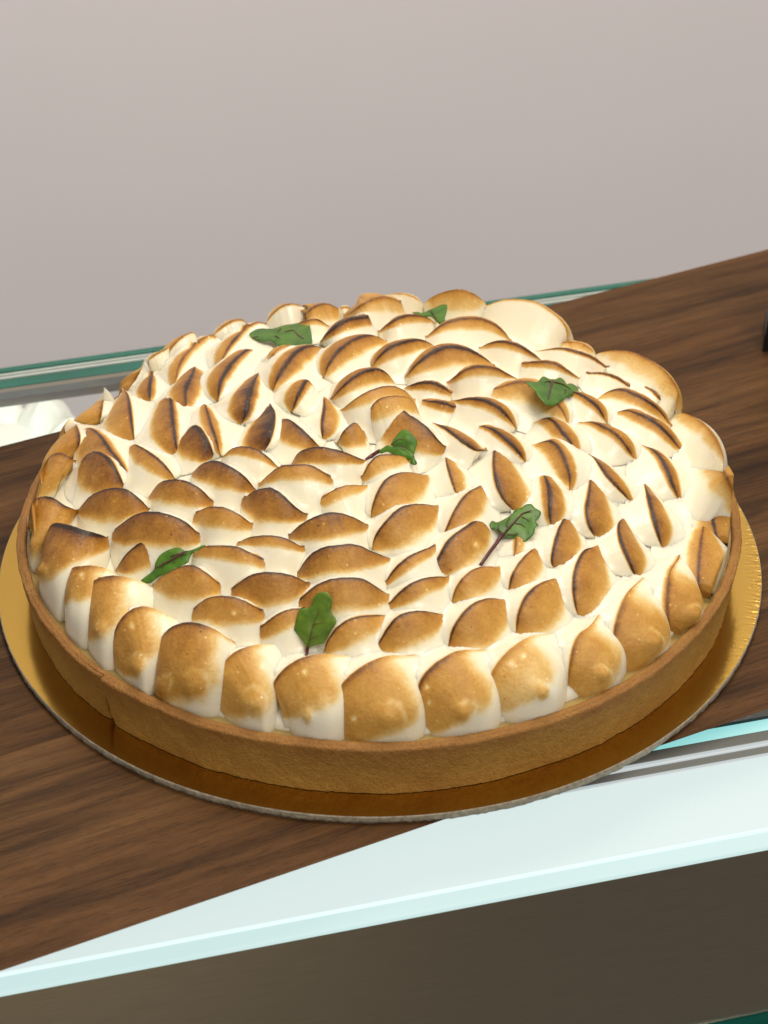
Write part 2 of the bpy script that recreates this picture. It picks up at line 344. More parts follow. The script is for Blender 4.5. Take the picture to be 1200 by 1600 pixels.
# ------------------------------------------------------------------ tart: crust, filling, meringue
tart = empty('meringue_tart', (0, 0, .003)); tag(tart, 'large round tart covered in toasted meringue petals on a gold board', 'tart')
Z0 = .003
CR_A = math.atan2(*(to_plane((178, 1090), .012)[[1, 0]]))    # angle of the crack
def crust():
    prof = []
    for k in range(15): prof.append((.1244 + .0022*(k/14)**1.3, Z0 + .0002 + .0188*k/14, .30 - .06*math.sin(math.pi*k/14) + .18*(k/14)**2))
    for k in range(1, 8):
        a = math.pi/2*k/8; prof.append((.1244+.0022 - .0013*(1-math.cos(a)), .0220+.0011*math.sin(a), .46+.08*math.sin(a)))
    for k in range(0, 5): prof.append((.1252-.0018*k/4, .02345+.0002*math.sin(math.pi*k/4), .52))
    for k in range(1, 5): prof.append((.1232-.0004*k/4, .0232-.004*k/4, .55))
    base = list(np.linspace(0, 2*math.pi, 540, endpoint=False))
    base = [a for a in base if abs(((a-CR_A+math.pi) % (2*math.pi))-math.pi) > .02] + [CR_A+d for d in np.linspace(-.02, .02, 41)]
    base = sorted([a % (2*math.pi) for a in base])
    V = []; A = []; n = len(prof)
    for a in base:
        da = ((a-CR_A+math.pi) % (2*math.pi))-math.pi
        for j, (r, z, bk) in enumerate(prof):
            p = Vector((math.cos(a)*9, math.sin(a)*9, z*60))
            dr = .0005*noise.noise(p*.5) + .00035*noise.noise(p*2.2) + .00016*noise.noise(Vector((math.cos(a)*55, math.sin(a)*55, z*420)))
            dz = .00035*noise.noise(Vector((math.cos(a)*4, math.sin(a)*4, 3.3)))*(z > .015) + .00018*noise.noise(Vector((math.cos(a)*40, math.sin(a)*40, 1)))*(z > .018)
            if z < .006: dr += .00035*noise.noise(Vector((math.cos(a)*90, math.sin(a)*90, z*300)))
            if j < 22:
                # crack: a wavy split, its left lip set back, open at the foot
                c0 = .0016*math.sin(z*700) + .0012*math.sin(z*1900)
                d = da - c0
                h = max(0, min(1, (.0235-z)/.02))
                dr -= .006*math.exp(-(d/(.0016+.0042*h))**2)*(.25+.75*h)
                if d < 0: dr -= .0006*math.exp(d/.10)
                else: dr += .0003*math.exp(-d/.05)
            elif -.15 < da < 0: dz -= .0004*math.exp(da/.05)
            V.append(((r+dr)*math.cos(a), (r+dr)*math.sin(a), z+dz-Z0))
            A.append(bk + .10*noise.noise(Vector((math.cos(a)*6, math.sin(a)*6, z*40))))
    Fc = []; S = len(base)
    for i in range(S):
        k = (i+1) % S
        for j in range(n-1): Fc.append((i*n+j, k*n+j, k*n+j+1, i*n+j+1))
    o = mesh_obj('crust', V, Fc, CRUST, tart)
    at = o.data.attributes.new('bake', 'FLOAT', 'POINT'); at.data.foreach_set('value', A)
crust()
lathe('filling', [(.0001, .0190), (.06, .0190), (.112, .0188), (.118, .0184), (.1231, .0186)], 128, CURD, tart)

RD, HD = .1215, .0335
def zb(r, y=-1.0):
    # the dome is a little fuller at the back than at the front
    t = np.clip((np.asarray(y)+.045)/.075, 0, 1); t = t*t*(3-2*t)
    q = np.clip(1-(np.asarray(r)/RD)**2, 0, 1)
    return .0215 + HD*q**(.85-.25*t)
def base_dome():
    prof = [(.0001, float(zb(0)))]
    for r in np.linspace(.006, .1125, 34): prof.append((r, float(zb(r))))
    prof += [(.1150, .0272), (.1178, .0252), (.1194, .0232), (.1190, .0203)]
    prof = [(r, z-Z0-.0008) for r, z in prof]
    return lathe('meringue_base', prof, 144, MER, tart, wob=lambda a, r, z: (0, (float(zb(r, r*math.sin(a))-zb(r)) if r < .1145 else 0) + .0007*noise.noise(Vector((r*math.cos(a)*90, r*math.sin(a)*90, 0)))))
BASE = base_dome()

def hit(px, lift):
    """first point of the pixel's ray on the meringue surface raised by lift"""
    d = ray(px); t = np.linspace(.60, .98, 900)
    X = CAM + d*t[:, None]; r = np.hypot(X[:, 0], X[:, 1])
    g = X[:, 2] - (zb(np.minimum(r, .1214), X[:, 1]) + lift) + np.maximum(0, r-.1185)*14.0
    neg = np.where(g < 0)[0]
    k = neg[0] if len(neg) else int(np.argmin(g))
    if len(neg) and k > 0:
        f = g[k-1]/(g[k-1]-g[k]); return X[k-1]*(1-f)+X[k]*f
    return X[k]

def catmull(P, n):
    P = np.array(P, float)
    L = np.r_[0, np.cumsum(np.hypot(*np.diff(P, axis=0).T))]; L /= L[-1]
    E = np.vstack([2*P[0]-P[1], P, 2*P[-1]-P[-2]])
    out = []
    for u in np.linspace(0, 1, n):
        k = min(max(np.searchsorted(L, u)-1, 0), len(P)-2)
        t = (u-L[k])/(L[k+1]-L[k]); a, b, c, d = E[k:k+4]
        out.append(.5*((2*b)+(c-a)*t+(2*a-5*b+4*c-d)*t*t+(-a+3*b-3*c+d)*t**3))
    return np.array(out)

# crest lines (photograph pixels), toasting of the outer and inner face, darkness, outer row?
PET = [
 ("252,566 272,538 290,522 302,518 308,525", .6, .10, .5, 1),
 ("272,605 280,572 292,552 312,535 335,526 352,534", .6, .22, .6, 0),
 ("309,566 299,588 290,610 292,640", .4, .70, .75, 0),
 ("316,634 320,629 326,650 335,680 345,710", .3, .6, .7, 0),
 ("266,606 268,630 271,662 278,712", .6, .25, .75, 0),
 ("240,566 237,587 234,607 235,628", .6, .5, .75, 0),
 ("189,603 200,617 205,650 210,690", .7, .06, .65, 0),
 ("162,601 162,620 159,642 155,660", .7, .05, .55, 1),
 ("227,561 220,577 212,592 200,607", .8, .15, .65, 1),
 ("232,560 243,553 256,546 264,540", .6, .5, .55, 1),
 ("100,664 109,654 120,665 125,685 120,712", .9, .05, .6, 1),
 ("126,682 140,669 157,680 172,702 190,727 202,748", .75, .2, .7, 0),
 ("62,738 77,714 90,707 105,711 122,722", .95, .05, .6, 1),
 ("122,723 140,710 152,708 170,717 182,735 195,760", .95, .1, .8, 0),
 ("205,701 210,693 227,702 247,717 265,735 273,746", .65, .1, .7, 0),
 ("291,684 300,666 312,670 325,690 335,712", .95, .1, .85, 0),
 ("232,774 247,755 265,749 290,751 315,765 339,790", .55, .1, .75, 0),
 ("300,737 315,724 335,719 355,726 380,742 401,765", .65, .1, .8, 0),
 ("121,795 140,775 160,765 180,762 200,765 220,780 237,797", .8, .1, .8, 0),
 ("43,818 50,785 65,776 82,777 102,789 121,795", .8, .1, .62, 1),
 ("172,837 190,817 215,802 240,799 265,804 290,815 320,842", .75, .1, .78, 0),
 ("74,852 75,827 85,817 105,819 135,829 157,834 172,840", .8, .1, .78, 1),
 ("296,812 315,795 337,791 360,796 380,807 400,822", .6, .1, .65, 0),
 ("347,712 362,700 380,697 400,701 420,714 436,729", .38, .1, .72, 0),
 ("420,629 429,642 428,665 422,688 413,704", .95, .05, .9, 0),
 ("434,660 450,654 465,665 482,680 500,697", .95, .1, .8, 0),
 ("455,722 465,707 480,700 500,698 525,702 550,710 576,720", .55, .1, .78, 0),
 ("401,757 420,740 440,727 460,726 485,726 505,737 532,757", .45, .1, .68, 0),
 ("377,780 390,770 407,763 425,762 440,772 460,790 485,806", .85, .1, .8, 0),
 ("491,795 507,775 530,761 555,757 579,759", .42, .1, .58, 0),
 ("447,839 465,822 485,810 510,801 530,801 552,807 577,819", .75, .1, .78, 0),
 ("366,852 382,841 400,837 430,837 450,842 470,852 487,860", .38, .1, .72, 0),
 ("497,612 481,593 472,606 464,622 456,642", .5, .3, .7, 0),
 ("506,619 506,635 503,660 504,686", .6, .2, .7, 0),
 ("408,580 397,595 389,620 385,645 378,662", .5, .55, .85, 0),
 ("340,625 345,597 357,575 372,557 387,547 402,551", .5, .28, .75, 0),
 ("341,580 355,547 370,527 387,510 407,502 425,511", .5, .18, .6, 0),
 ("332,522 345,512 362,501 377,498 389,506", .5, .15, .5, 1),
 ("415,502 430,486 445,476 460,474 475,479 484,486", .5, .08, .5, 1),
 ("465,502 480,487 497,476 512,474 525,479 534,489", .5, .75, .55, 1),
 ("526,482 540,479 551,481", .5, .2, .4, 1),
 ("535,500 550,486 570,473 595,464 615,466 632,477 645,489", .5, .6, .5, 1),
 ("455,515 470,503 482,500 495,499 507,504 517,512", .5, .45, .6, 0),
 ("501,534 512,520 530,506 550,497 575,495 587,501 597,511", .5, .5, .8, 0),
 ("417,572 427,555 440,543 458,543 470,556", .4, .3, .5, 0),
 ("426,612 432,595 445,572 460,552 475,542 490,539 505,545 514,557", .5, .62, .75, 0),
 ("506,590 515,567 532,545 555,529 577,523 595,527 610,537", .5, .55, .7, 0),
 ("517,624 532,607 552,590 572,579 592,576 606,583 618,597", .5, .4, .7, 0),
 ("529,642 550,626 572,612 600,603 617,603 632,609 650,625", .4, .14, .6, 0),
 ("572,662 582,635 597,622 615,618 637,620 651,632 650,648", .55, .3, .58, 0),
 ("597,664 610,648 627,643 647,652 667,667 685,687 705,706", .85, .1, .75, 0),
 ("527,690 538,672 553,660 562,665 570,677", .85, .2, .72, 0),
 ("631,605 647,599 670,597 692,604 710,617", .4, .5, .75, 0),
 ("655,627 670,626 692,629 710,636 719,645", .4, .6, .75, 0),
 ("699,629 715,624 735,622 760,626 780,637 795,652 806,668", .4, .32, .72, 0),
 ("695,600 715,585 735,574 755,572 777,576 800,587 817,595", .4, .35, .6, 0),
 ("632,590 647,572 665,557 685,545 705,541 727,544 750,554 767,565 777,574", .5, .42, .7, 0),
 ("580,575 592,557 610,542 630,534 655,530 672,535 686,544", .5, .5, .7, 0),
 ("587,521 605,507 625,496 645,492 667,495 685,507", .5, .52, .62, 0),
 ("601,462 620,458 637,460 652,466 661,472", .5, .08, .4, 1),
 ("662,472 677,462 700,454 722,452 742,459 760,472", .5, .7, .5, 1),
 ("680,483 697,476 720,476 740,482 757,496", .5, .55, .5, 0),
 ("661,529 680,514 702,502 732,497 755,499 772,506 787,517 802,535", .5, .25, .6, 0),
 ("745,482 765,474 790,467 820,468 840,472 860,485 875,497 885,512 886,529", .5, .04, .4, 1),
 ("782,511 800,514 820,516 837,523 855,537", .5, .6, .6, 0),
 ("820,514 835,511 847,512 865,520 885,534", .5, .3, .5, 1),
 ("860,536 880,534 905,535 920,542 931,550", .5, .5, .5, 1),
 ("744,546 760,537 780,533 800,536 820,545 835,554 850,565", .5, .32, .65, 0),
 ("837,547 855,545 877,544 900,550 920,556 937,566 950,576 960,585", .5, .14, .68, 0),
 ("806,574 822,566 845,565 865,567 882,576 897,585 909,592", .5, .4, .65, 0),
 ("930,551 950,547 975,547 995,552 1015,562 1035,575 1050,592 1060,610 1055,634", .5, .70, .45, 1),
 ("906,584 925,582 945,584 965,591 980,601 995,615", .5, .14, .65, 0),
 ("972,591 992,595 1015,607 1032,624 1045,634 1055,642", .5, .15, .6, 1),
 ("751,621 770,610 795,599 820,596 845,605 872,632 882,647 887,665", .5, .45, .6, 0),
 ("880,625 890,612 903,614 920,624 935,637 948,660", .5, .35, .68, 0),
 ("930,624 947,612 970,608 990,615 1010,626 1030,640 1050,668", .5, .38, .68, 0),
 ("959,647 980,641 995,645 1015,655 1032,667 1050,685 1066,708", .5, .48, .75, 0),
 ("1047,645 1070,645 1090,655 1105,667 1118,683 1128,705 1131,722", .6, .95, .5, 1),
 ("902,660 920,658 940,665 960,677 977,695 992,718", .5, .33, .68, 0),
 ("832,662 852,652 867,660 880,677 892,695 900,718", .5, .6, .68, 0),
 ("829,696 845,690 862,689 875,702 885,725 890,745 889,768", .5, .7, .7, 0),
 ("675,659 695,668 710,680 725,692 745,703 762,700", .4, .4, .8, 0),
 ("742,669 760,666 777,675 795,690 810,705 821,722", .35, .35, .8, 0),
 ("917,709 930,717 945,740 960,757 975,772 986,784", .42, .1, .75, 0),
 ("1000,696 1015,699 1030,712 1042,735 1052,760 1062,784", .35, .35, .78, 0),
 ("1072,697 1092,700 1108,711 1126,730 1141,757 1150,790 1149,812", .6, .75, .5, 2),
 ("1077,747 1090,749 1100,765 1107,790 1115,820 1122,850 1126,862", .8, .5, .62, 2),
 ("1085,815 1098,817 1095,845 1092,875 1091,910 1096,940", .9, .4, .62, 2),
 ("1055,861 1064,867 1050,890 1044,915 1042,945 1045,975 1050,992", .85, .25, .62, 1),
 ("1014,899 995,912 980,930 970,952 962,980 959,1010 964,1027", .95, .1, .6, 1),
 ("951,955 937,962 922,980 907,990 897,1010 890,1042 888,1068", .85, .1, .55, 1),
 ("871,991 847,990 825,997 802,1012 782,1032 767,1055 762,1077 765,1092", .62, .1, .44, 1),
 ("774,1020 752,1015 730,1015 707,1021 682,1037 662,1057 652,1082 654,1120", .75, .1, .58, 1),
 ("666,1027 640,1024 612,1024 585,1032 555,1050 530,1075 517,1100 517,1130", .9, .1, .58, 1),
 ("555,1026 525,1022 495,1022 467,1030 442,1047 427,1067 427,1080 435,1092", .6, .1, .55, 1),
 ("440,1010 415,1005 390,1009 370,1017 352,1032 337,1047 327,1085", .8, .1, .55, 1),
 ("375,1011 355,995 335,982 312,974 290,972 267,979 252,995 249,1014", .9, .1, .68, 1),
 ("282,971 260,959 240,950 220,947 202,954 187,970 175,995 162,1025", .7, .1, .6, 1),
 ("240,915 220,907 195,901 175,899 152,904 135,917 126,935 124,960", .7, .1, .62, 1),
 ("190,900 170,889 150,884 130,884 112,887 101,902 99,927", .45, .1, .62, 1),
 ("180,889 195,867 210,855 227,850 245,855 260,862", .65, .1, .75, 0),
 ("237,912 255,898 280,886 300,882 315,890 332,902 353,922", .75, .1, .65, 0),
 ("300,868 308,858 322,852 342,852 367,853 387,861 407,872 430,889", .42, .1, .68, 0),
 ("296,961 312,941 330,932 355,931 377,936 397,946 424,962", .75, .1, .68, 0),
 ("355,929 370,912 387,900 407,894 430,894 452,897 470,904 491,914", .78, .1, .75, 0),
 ("462,899 475,877 490,862 507,854 540,850 562,852 580,860 597,866 612,872", .62, .1, .75, 0),
 ("459,951 472,932 492,915 515,905 537,902 565,903 582,912 600,923 613,931", .62, .1, .7, 0),
 ("397,997 407,980 425,965 445,954 470,950 500,958", .6, .1, .68, 0),
 ("505,1020 512,1000 527,980 547,967 570,962 590,961 613,964", .5, .1, .62, 0),
 ("587,1019 597,995 610,975 625,961 645,955 667,954 697,962", .78, .1, .7, 0),
 ("602,951 617,932 637,915 660,904 685,900 706,901", .55, .1, .7, 0),
 ("599,914 615,890 637,871 660,859 680,852 695,850", .35, .1, .7, 0),
 ("677,898 685,872 700,845 717,830 735,819 750,815 765,818", .85, .1, .72, 0),
 ("581,855 587,835 605,812 627,792 647,787 670,787 687,790", .85, .1, .7, 0),
 ("579,809 582,790 592,765 605,747 620,739 640,737 669,741", .65, .1, .65, 0),
 ("561,752 570,735 582,717 597,710 620,710 648,716", .5, .1, .6, 0),
 ("692,842 702,815 715,790 730,770 745,761 761,761", .65, .1, .66, 0),
 ("695,711 700,732 707,755 714,776", .55, .1, .65, 0),
 ("765,705 772,702 771,725 775,752 785,777 802,796", .95, .2, .7, 0),
 ("841,746 850,742 857,760 859,782 859,802 861,826", .55, .5, .75, 0),
 ("916,749 922,749 920,770 916,795 920,820 932,840", .85, .2, .72, 0),
 ("1006,755 1010,765 1017,795 1025,825 1035,856", .75, .2, .75, 0),
 ("975,809 966,820 970,847 982,875 994,902", .75, .25, .72, 0),
 ("889,804 877,817 869,840 863,865 862,880 867,893", .85, .1, .7, 0),
 ("937,852 917,857 905,872 897,897 896,925 900,950 905,964", .9, .1, .66, 0),
 ("843,858 830,860 815,875 800,900 794,928", .75, .1, .6, 0),
 ("878,908 860,905 840,914 822,932 810,960 806,995", .85, .1, .62, 0),
 ("795,940 775,934 755,936 735,947 717,967 705,990 700,1018", .9, .1, .64, 0),
 ("784,886 765,884 745,887 727,900 712,920 705,945", .65, .1, .6, 0),
 ("798,846 806,836 805,860 803,876", .5, .3, .55, 0),
 ("308,535 322,526 335,520", .6, .3, .5, 1),
]
# little toasted bulges at the feet of the outer petals (x, y, radius, height) and blisters that stayed white
BUMP = [(845, 1080, 14, 1), (722, 1112, 15, 1), (607, 1120, 22, 1), (480, 1119, 10, .7), (397, 1098, 18, 1), (302, 1073, 20, 1), (252, 1075, 14, .8), (215, 1042, 15, 1),
        (157, 984, 10, .8), (65, 893, 9, .8), (57, 853, 11, .7), (1020, 1004, 15, 1), (1082, 962, 13, 1), (940, 1053, 12, 1), (1127, 900, 13, 1), (1139, 832, 8, .7)]
BLIS = [(667, 1074, 4), (671, 1098, 3), (553, 1123, 4), (476, 1050, 4.5), (410, 1041, 4.5), (818, 1025, 3.5), (800, 1037, 4), (206, 977, 4), (366, 957, 3.5), (744, 851, 4), (128, 898, 4)]

def smooth(a, b, x):
    t = np.clip((x-a)/(b-a), 0, 1); return t*t*(3-2*t)

TRIS_V, TRIS_F = [], []
def petal(idx, txt, to, ti, dark, outer):
    pts = [tuple(map(float, p.split(','))) for p in txt.split()]
    flag = outer; outer = outer == 1; big = flag
    nu = 46 if big else 42; ns = 23 if big else 21
    px = catmull(pts, nu)
    ends = np.array([to_plane(pts[0], .04), to_plane(pts[-1], .04)])
    mid = np.array([to_plane(p, .045) for p in px[::4]])
    L = float(np.sum(np.linalg.norm(np.diff(mid, axis=0), axis=1)))
    ch = ends[1, :2]-ends[0, :2]; ch /= np.linalg.norm(ch)
    H = min(.0122, max(.0055, .36*L)) if not outer else min(.0150, max(.0085, .46*L))
    H *= 1 - .54*abs(ch[1])**1.5
    u = np.linspace(0, 1, nu)
    dep = abs(ch[1]); fr = .07 + .93*np.sin(np.pi*np.clip(u, 0, 1))**(.62+.2*dep)
    C = np.array([hit(px[k], H*fr[k]) for k in range(nu)])
    flow = outer and pts[0][0] > pts[-1][0]
    # smooth the depth a little
    for _ in range(3): C[1:-1] = .5*C[1:-1] + .25*(C[:-2]+C[2:])
    o0 = np.array([ch[1], -ch[0]]); rad = C[nu//2, :2]
    ra = math.radians(38); rr_ = np.array([rad[0]*math.cos(ra)-rad[1]*math.sin(ra), rad[0]*math.sin(ra)+rad[1]*math.cos(ra)])
    if np.linalg.norm(rad) < .022: rr_ = np.array([0., -1.])
    if o0 @ rr_ < 0: o0 = -o0
    tg = np.gradient(C[:, :2], axis=0); tg /= np.maximum(np.linalg.norm(tg, axis=1), 1e-9)[:, None]
    ol = np.stack([tg[:, 1], -tg[:, 0]], 1); ol *= np.sign(ol @ o0)[:, None]
    lw = (.35*np.sin(np.pi*u))[:, None]; O = (1-lw)*o0 + lw*ol; O /= np.linalg.norm(O, axis=1)[:, None]
    rad0 = rad/max(1e-6, np.linalg.norm(rad))
    lens = np.sin(np.pi*u)**(.55+.35*dep)
    A = (.29*L + .0055)*(.04+.96*lens); B = (.26*L + .0045)*(.06+.94*lens)
    C[:, 2] -= .0012*(1-np.sin(np.pi*u)**.3)
    cz = C[:, 2] + .00022*np.array([noise.noise(Vector((k*.55, idx*3.7, 0))) for k in range(nu)])*lens
    chl = np.linspace(0, 1, nu)[:, None]*(C[-1]-C[0]) + C[0]
    def pl(X, sg): return .8*X[..., 2] - sg*.6*(X[..., 0]*o0[0]+X[..., 1]*o0[1])
    dk2 = .70 + .5*random.random(); e_j = .85+.3*random.random()
    # s rows: outer foot ... crest ... inner foot
    so = np.linspace(1, 0, ns)**1.35; si = np.linspace(0, 1, ns)[1:]**1.35
    V = np.zeros((2*ns-1, nu, 3)); T = np.zeros((2*ns-1, nu))
    sd = idx*7.31
    for j in range(2*ns-1):
        out = j < ns
        s = so[j] if out else si[j-ns]
        if out:
            Ft = C[:, :2] + O*A[:, None]
            if outer:
                r = np.linalg.norm(Ft, axis=1); lim = .1229 + .0006*np.sin(np.linspace(0, 9, nu)+idx*2.1)*lens - .004*(1-lens)**1.5
                if flow: lim = lim - .0068*(1-smooth(0, .5, u))
                Rr = np.where(r > lim, lim, r + (lim-r)*.95*lens**.6*smooth(.098, .108, r))
                # outer petals stand down to the filling
                Ft = Ft*(Rr/r)[:, None]
        else:
            Ft = C[:, :2] - O*B[:, None]
        rf = np.linalg.norm(Ft, axis=1)
        zf = zb(np.minimum(rf, .1195), Ft[:, 1]) - .0016
        if outer and out: zf = np.where(rf > .1145, .0206, zf)
        if out:
            if outer:
                hx = .35*s + .65*np.sin(s*np.pi/2); hz = 1 - (.42*s + .58*s**2.3)
                bul = .0026*np.sin(np.pi*s)**1.2
                xy = C[:, :2] + (Ft-C[:, :2])*hx + O*(bul*lens)[:, None]
            else:
                hz = .62*(1-s**1.9) + .38*(.5+.5*math.cos(math.pi*s))
                xy = C[:, :2] + (Ft-C[:, :2])*s
        else:
            hz = .75*(1-s)**1.75 + .25*(.5+.5*math.cos(math.pi*s))
            xy = C[:, :2] + (Ft-C[:, :2])*s
        z = zf + (cz-zf)*hz
        V[j, :, :2] = xy; V[j, :, 2] = z
        for k in range(nu):
            p = Vector((xy[k, 0]*160, xy[k, 1]*160, z[k]*160+sd))
            nz = noise.noise(p)*.6 + noise.noise(p*2.7)*.3
            sg = 1 if out else -1
            fr_ = (pl(np.array([C[k, 0], C[k, 1], cz[k]]), sg) - pl(np.array([xy[k, 0], xy[k, 1], z[k]]), sg))/(max(.0004, pl(C[k], sg)-pl(chl[k], sg))+.0006)
            ext = (to*(.84 if outer else .70)) if out else ti*.58
            e = ext*(.45+.55*lens[k])*(1-.10*dep*(not outer)) + .16*nz*ext + .02*nz
            if out and not outer: e *= (1.06 - .22*abs(2*u[k]-1)**3)
            if flow and out: e = ext*1.12*(.70+.58*u[k]) + .14*nz*ext
            wdt = .07+.19*ext
            m_ = 1-float(smooth(e-wdt*.6, e+wdt*.5, s))
            if not (flow and out):
                lim_ = (to*(3.6 if outer else 1.72)*(1+.05*dep) if out else ti*2.05*(1-.62*dep))*e_j + .22*nz*(to if out else ti) + .02
                m_ = (1-float(smooth(lim_*.72-.05, lim_*1.12+.05, fr_)))*(1-float(smooth(.62, .95, s)))
            if not out and ti > .3:
                m_ *= float(smooth(-.12, .25, u[k]+.1*nz))*float(smooth(-.12, .25, 1-u[k]+.1*nz))
            if flow and out: m_ *= float(smooth(.10, .40, u[k]-.06*(1-s)+.05*nz))
            q_ = (s/max(.2, e)) if (flow and out) else fr_/max(.08, lim_)
            tone = dark*(.98 if (flow and out) else 1.08)*(1+.15*nz) - (.17 if (flow and out) else .34)*min(1, max(0, q_))**.8
            edge = math.exp(-(s/(.048 if out else .042))**2)
            endf = min(1, 6*min(u[k], 1-u[k])+.25)
            val = m_*tone*(.80+.2*endf) + edge*dk2*(.11+.30*dark)*endf*(.6+.9*abs(nz)+.25)
            T[j, k] = max(0, min(1, val))
    rv = np.linalg.norm(V[:, :, :2], axis=2); V[:, :, :2] *= np.minimum(1, (.1234 if outer else .1222 if flag else .117)/rv)[:, :, None]
    rv = np.linalg.norm(V[ns:, :, :2], axis=2); V[ns:, :, :2] *= np.minimum(1, (.1222 if flag else .1165)/rv)[:, :, None]
    PX = project(V)
    for (bx, by, br, bh) in BUMP:
        if not outer: break
        d2 = ((PX[:ns, :, 0]-bx)**2 + (PX[:ns, :, 1]-by)**2)/br**2
        if d2.min() < .35:
            g = np.exp(-d2*1.3)
            r3 = V[:ns, :, :2]/np.linalg.norm(V[:ns, :, :2], axis=2)[:, :, None]
            V[:ns, :, :2] += r3*(g*.0016*bh)[:, :, None]; V[:ns, :, 2] += g*.0005*bh
            ang = np.arctan2(PX[:ns, :, 1]-by, PX[:ns, :, 0]-bx); dd = np.sqrt(d2)*(1+.16*np.sin(2*ang+bx)+.10*np.sin(3*ang+by))
            ring = np.exp(-((dd-1.2)/.20)**2)*np.clip(np.sin(ang+2.4)+.3, 0, 1)
            T[:ns] = T[:ns]*(1-.4*ring); T[:ns] = np.maximum(T[:ns], .40*bh*(1-smooth(.5, 1.15, dd)))
    for (bx, by, br) in BLIS:
        d2 = ((PX[:ns, :, 0]-bx)**2 + (PX[:ns, :, 1]-by)**2)/br**2
        if d2.min() < 1: T[:ns] *= 1-.9*np.exp(-d2)
    Fc = []
    R_ = 2*ns-1
    for j in range(R_-1):
        for k in range(nu-1): Fc.append((j*nu+k, j*nu+k+1, (j+1)*nu+k+1, (j+1)*nu+k))
    # keep normals upward
    nrm = np.cross(V[ns-1, nu//2+1]-V[ns-1, nu//2], V[ns, nu//2]-V[ns-1, nu//2])
    if nrm[2] < 0: Fc = [tuple(reversed(f)) for f in Fc]
    return V, T, Fc, ns, nu, bool(flag)
RECS = [petal(i, t, to, ti, dk, ou) for i, (t, to, ti, dk, ou) in enumerate(PET)]
# soft joints: where two petals meet, both surfaces rise to one rounded valley
FID = []
def gather(Vs):
    TRIS_V.clear(); TRIS_F.clear(); FID.clear()
    off = 0
    for i, rec in enumerate(RECS):
        P_ = Vs[i].reshape(-1, 3); TRIS_V.extend([tuple(v) for v in P_]); TRIS_F.extend([tuple(k+off for k in f) for f in rec[2]])
        FID.extend([i]*len(rec[2])); off += len(P_)
    bv = [tuple(v.co + Vector((0, 0, Z0))) for v in BASE.data.vertices]
    TRIS_V.extend(bv); bf = [tuple(k+off for k in p.vertices) for p in BASE.data.polygons]
    TRIS_F.extend(bf); FID.extend([-1]*len(bf))
    return BVHTree.FromPolygons(TRIS_V, TRIS_F)
B0 = gather([r[0] for r in RECS]); NEWV = []
DOWN = Vector((0, 0, -1)); KB = .0036
for i, (V, T, Fc, ns, nu, outer) in enumerate(RECS):
    W = V.copy()
    for j in range(V.shape[0]):
        if outer and j < ns*.55: continue
        for k in range(nu):
            x, y, z = V[j, k]
            if outer and x*x+y*y > .1095**2: continue
            p = Vector((x, y, .2)); b_ = None
            for _ in range(6):
                h = B0.ray_cast(p, DOWN, .25)
                if h[0] is None: break
                if FID[h[2]] != i: b_ = h[0].z; break
                p = h[0] + DOWN*1e-5
            if b_ is None: continue
            d = z-b_; hh = max(KB-abs(d), 0)/KB
            if hh <= 0: continue
            zn = max(z, b_) + hh*hh*KB*.25
            if d < 0: zn -= .0006*min(1, -d/(KB*.5))
            W[j, k, 2] = zn
    NEWV.append(W)
for i, (V, T, Fc, ns, nu, outer) in enumerate(RECS):
    vs = NEWV[i].reshape(-1, 3).copy(); vs[:, 2] -= Z0
    o = mesh_obj('meringue_petal', vs, Fc, MER, tart)
    at = o.data.attributes.new('toast', 'FLOAT', 'POINT'); at.data.foreach_set('value', T.reshape(-1))
BVH = gather(NEWV)

# ------------------------------------------------------------------ leaves
def mat_leaf(name, c1, c2):
    m, nt, b = new_mat(name)
    co = N(nt, 'ShaderNodeTexCoord'); n = N(nt, 'ShaderNodeTexNoise', Scale=220.0, Detail=4.0); nt.links.new(co.outputs['Object'], n.inputs['Vector'])
    rp = ramp(nt, [(.35, c1), (.68, c2)]); nt.links.new(n.outputs[0], rp.inputs[0]); nt.links.new(rp.outputs[0], b.inputs['Base Color'])
    b.inputs['Roughness'].default_value = .40; b.inputs['Specular IOR Level'].default_value = .4
    v = N(nt, 'ShaderNodeTexVoronoi', Scale=700.0); nt.links.new(co.outputs['Object'], v.inputs['Vector'])
    bump(nt, b, v.outputs['Distance'], .06, .0004)
    return m
LEAFM = [mat_leaf('leaf_green', (.030, .105, .004), (.075, .185, .010)), mat_leaf('leaf_olive', (.055, .12, .004), (.115, .20, .010))]
VEIN = simple('red_vein', (.085, .018, .018), .4, nscale=300, namt=.4)
STEM = simple('red_stem', (.075, .010, .014), .35, nscale=300, namt=.3)

def tube(name, P, radii, mat, parent, seg=8):
    P = [Vector(p) for p in P]; V = []; Fc = []
    for i, p in enumerate(P):
        t = (P[min(i+1, len(P)-1)]-P[max(i-1, 0)]).normalized()
        a = t.cross(Vector((0, 0, 1)));
        if a.length < 1e-6: a = Vector((1, 0, 0))
        a.normalize(); b_ = t.cross(a)
        for k in range(seg):
            q = 2*math.pi*k/seg; V.append(p + (a*math.cos(q)+b_*math.sin(q))*radii[i])
    for i in range(len(P)-1):
        for k in range(seg): Fc.append((i*seg+k, i*seg+(k+1) % seg, (i+1)*seg+(k+1) % seg, (i+1)*seg+k))
    Fc.append(tuple(range(seg))[::-1]); Fc.append(tuple(range((len(P)-1)*seg, len(P)*seg)))
    return mesh_obj(name, V, Fc, mat, parent)

def bt(px):
    d = ray(px); h = BVH.ray_cast(Vector(CAM), Vector(d).normalized(), 3)
    if h[0] is None: return None
    return float((np.array(h[0])-CAM) @ RM[2])

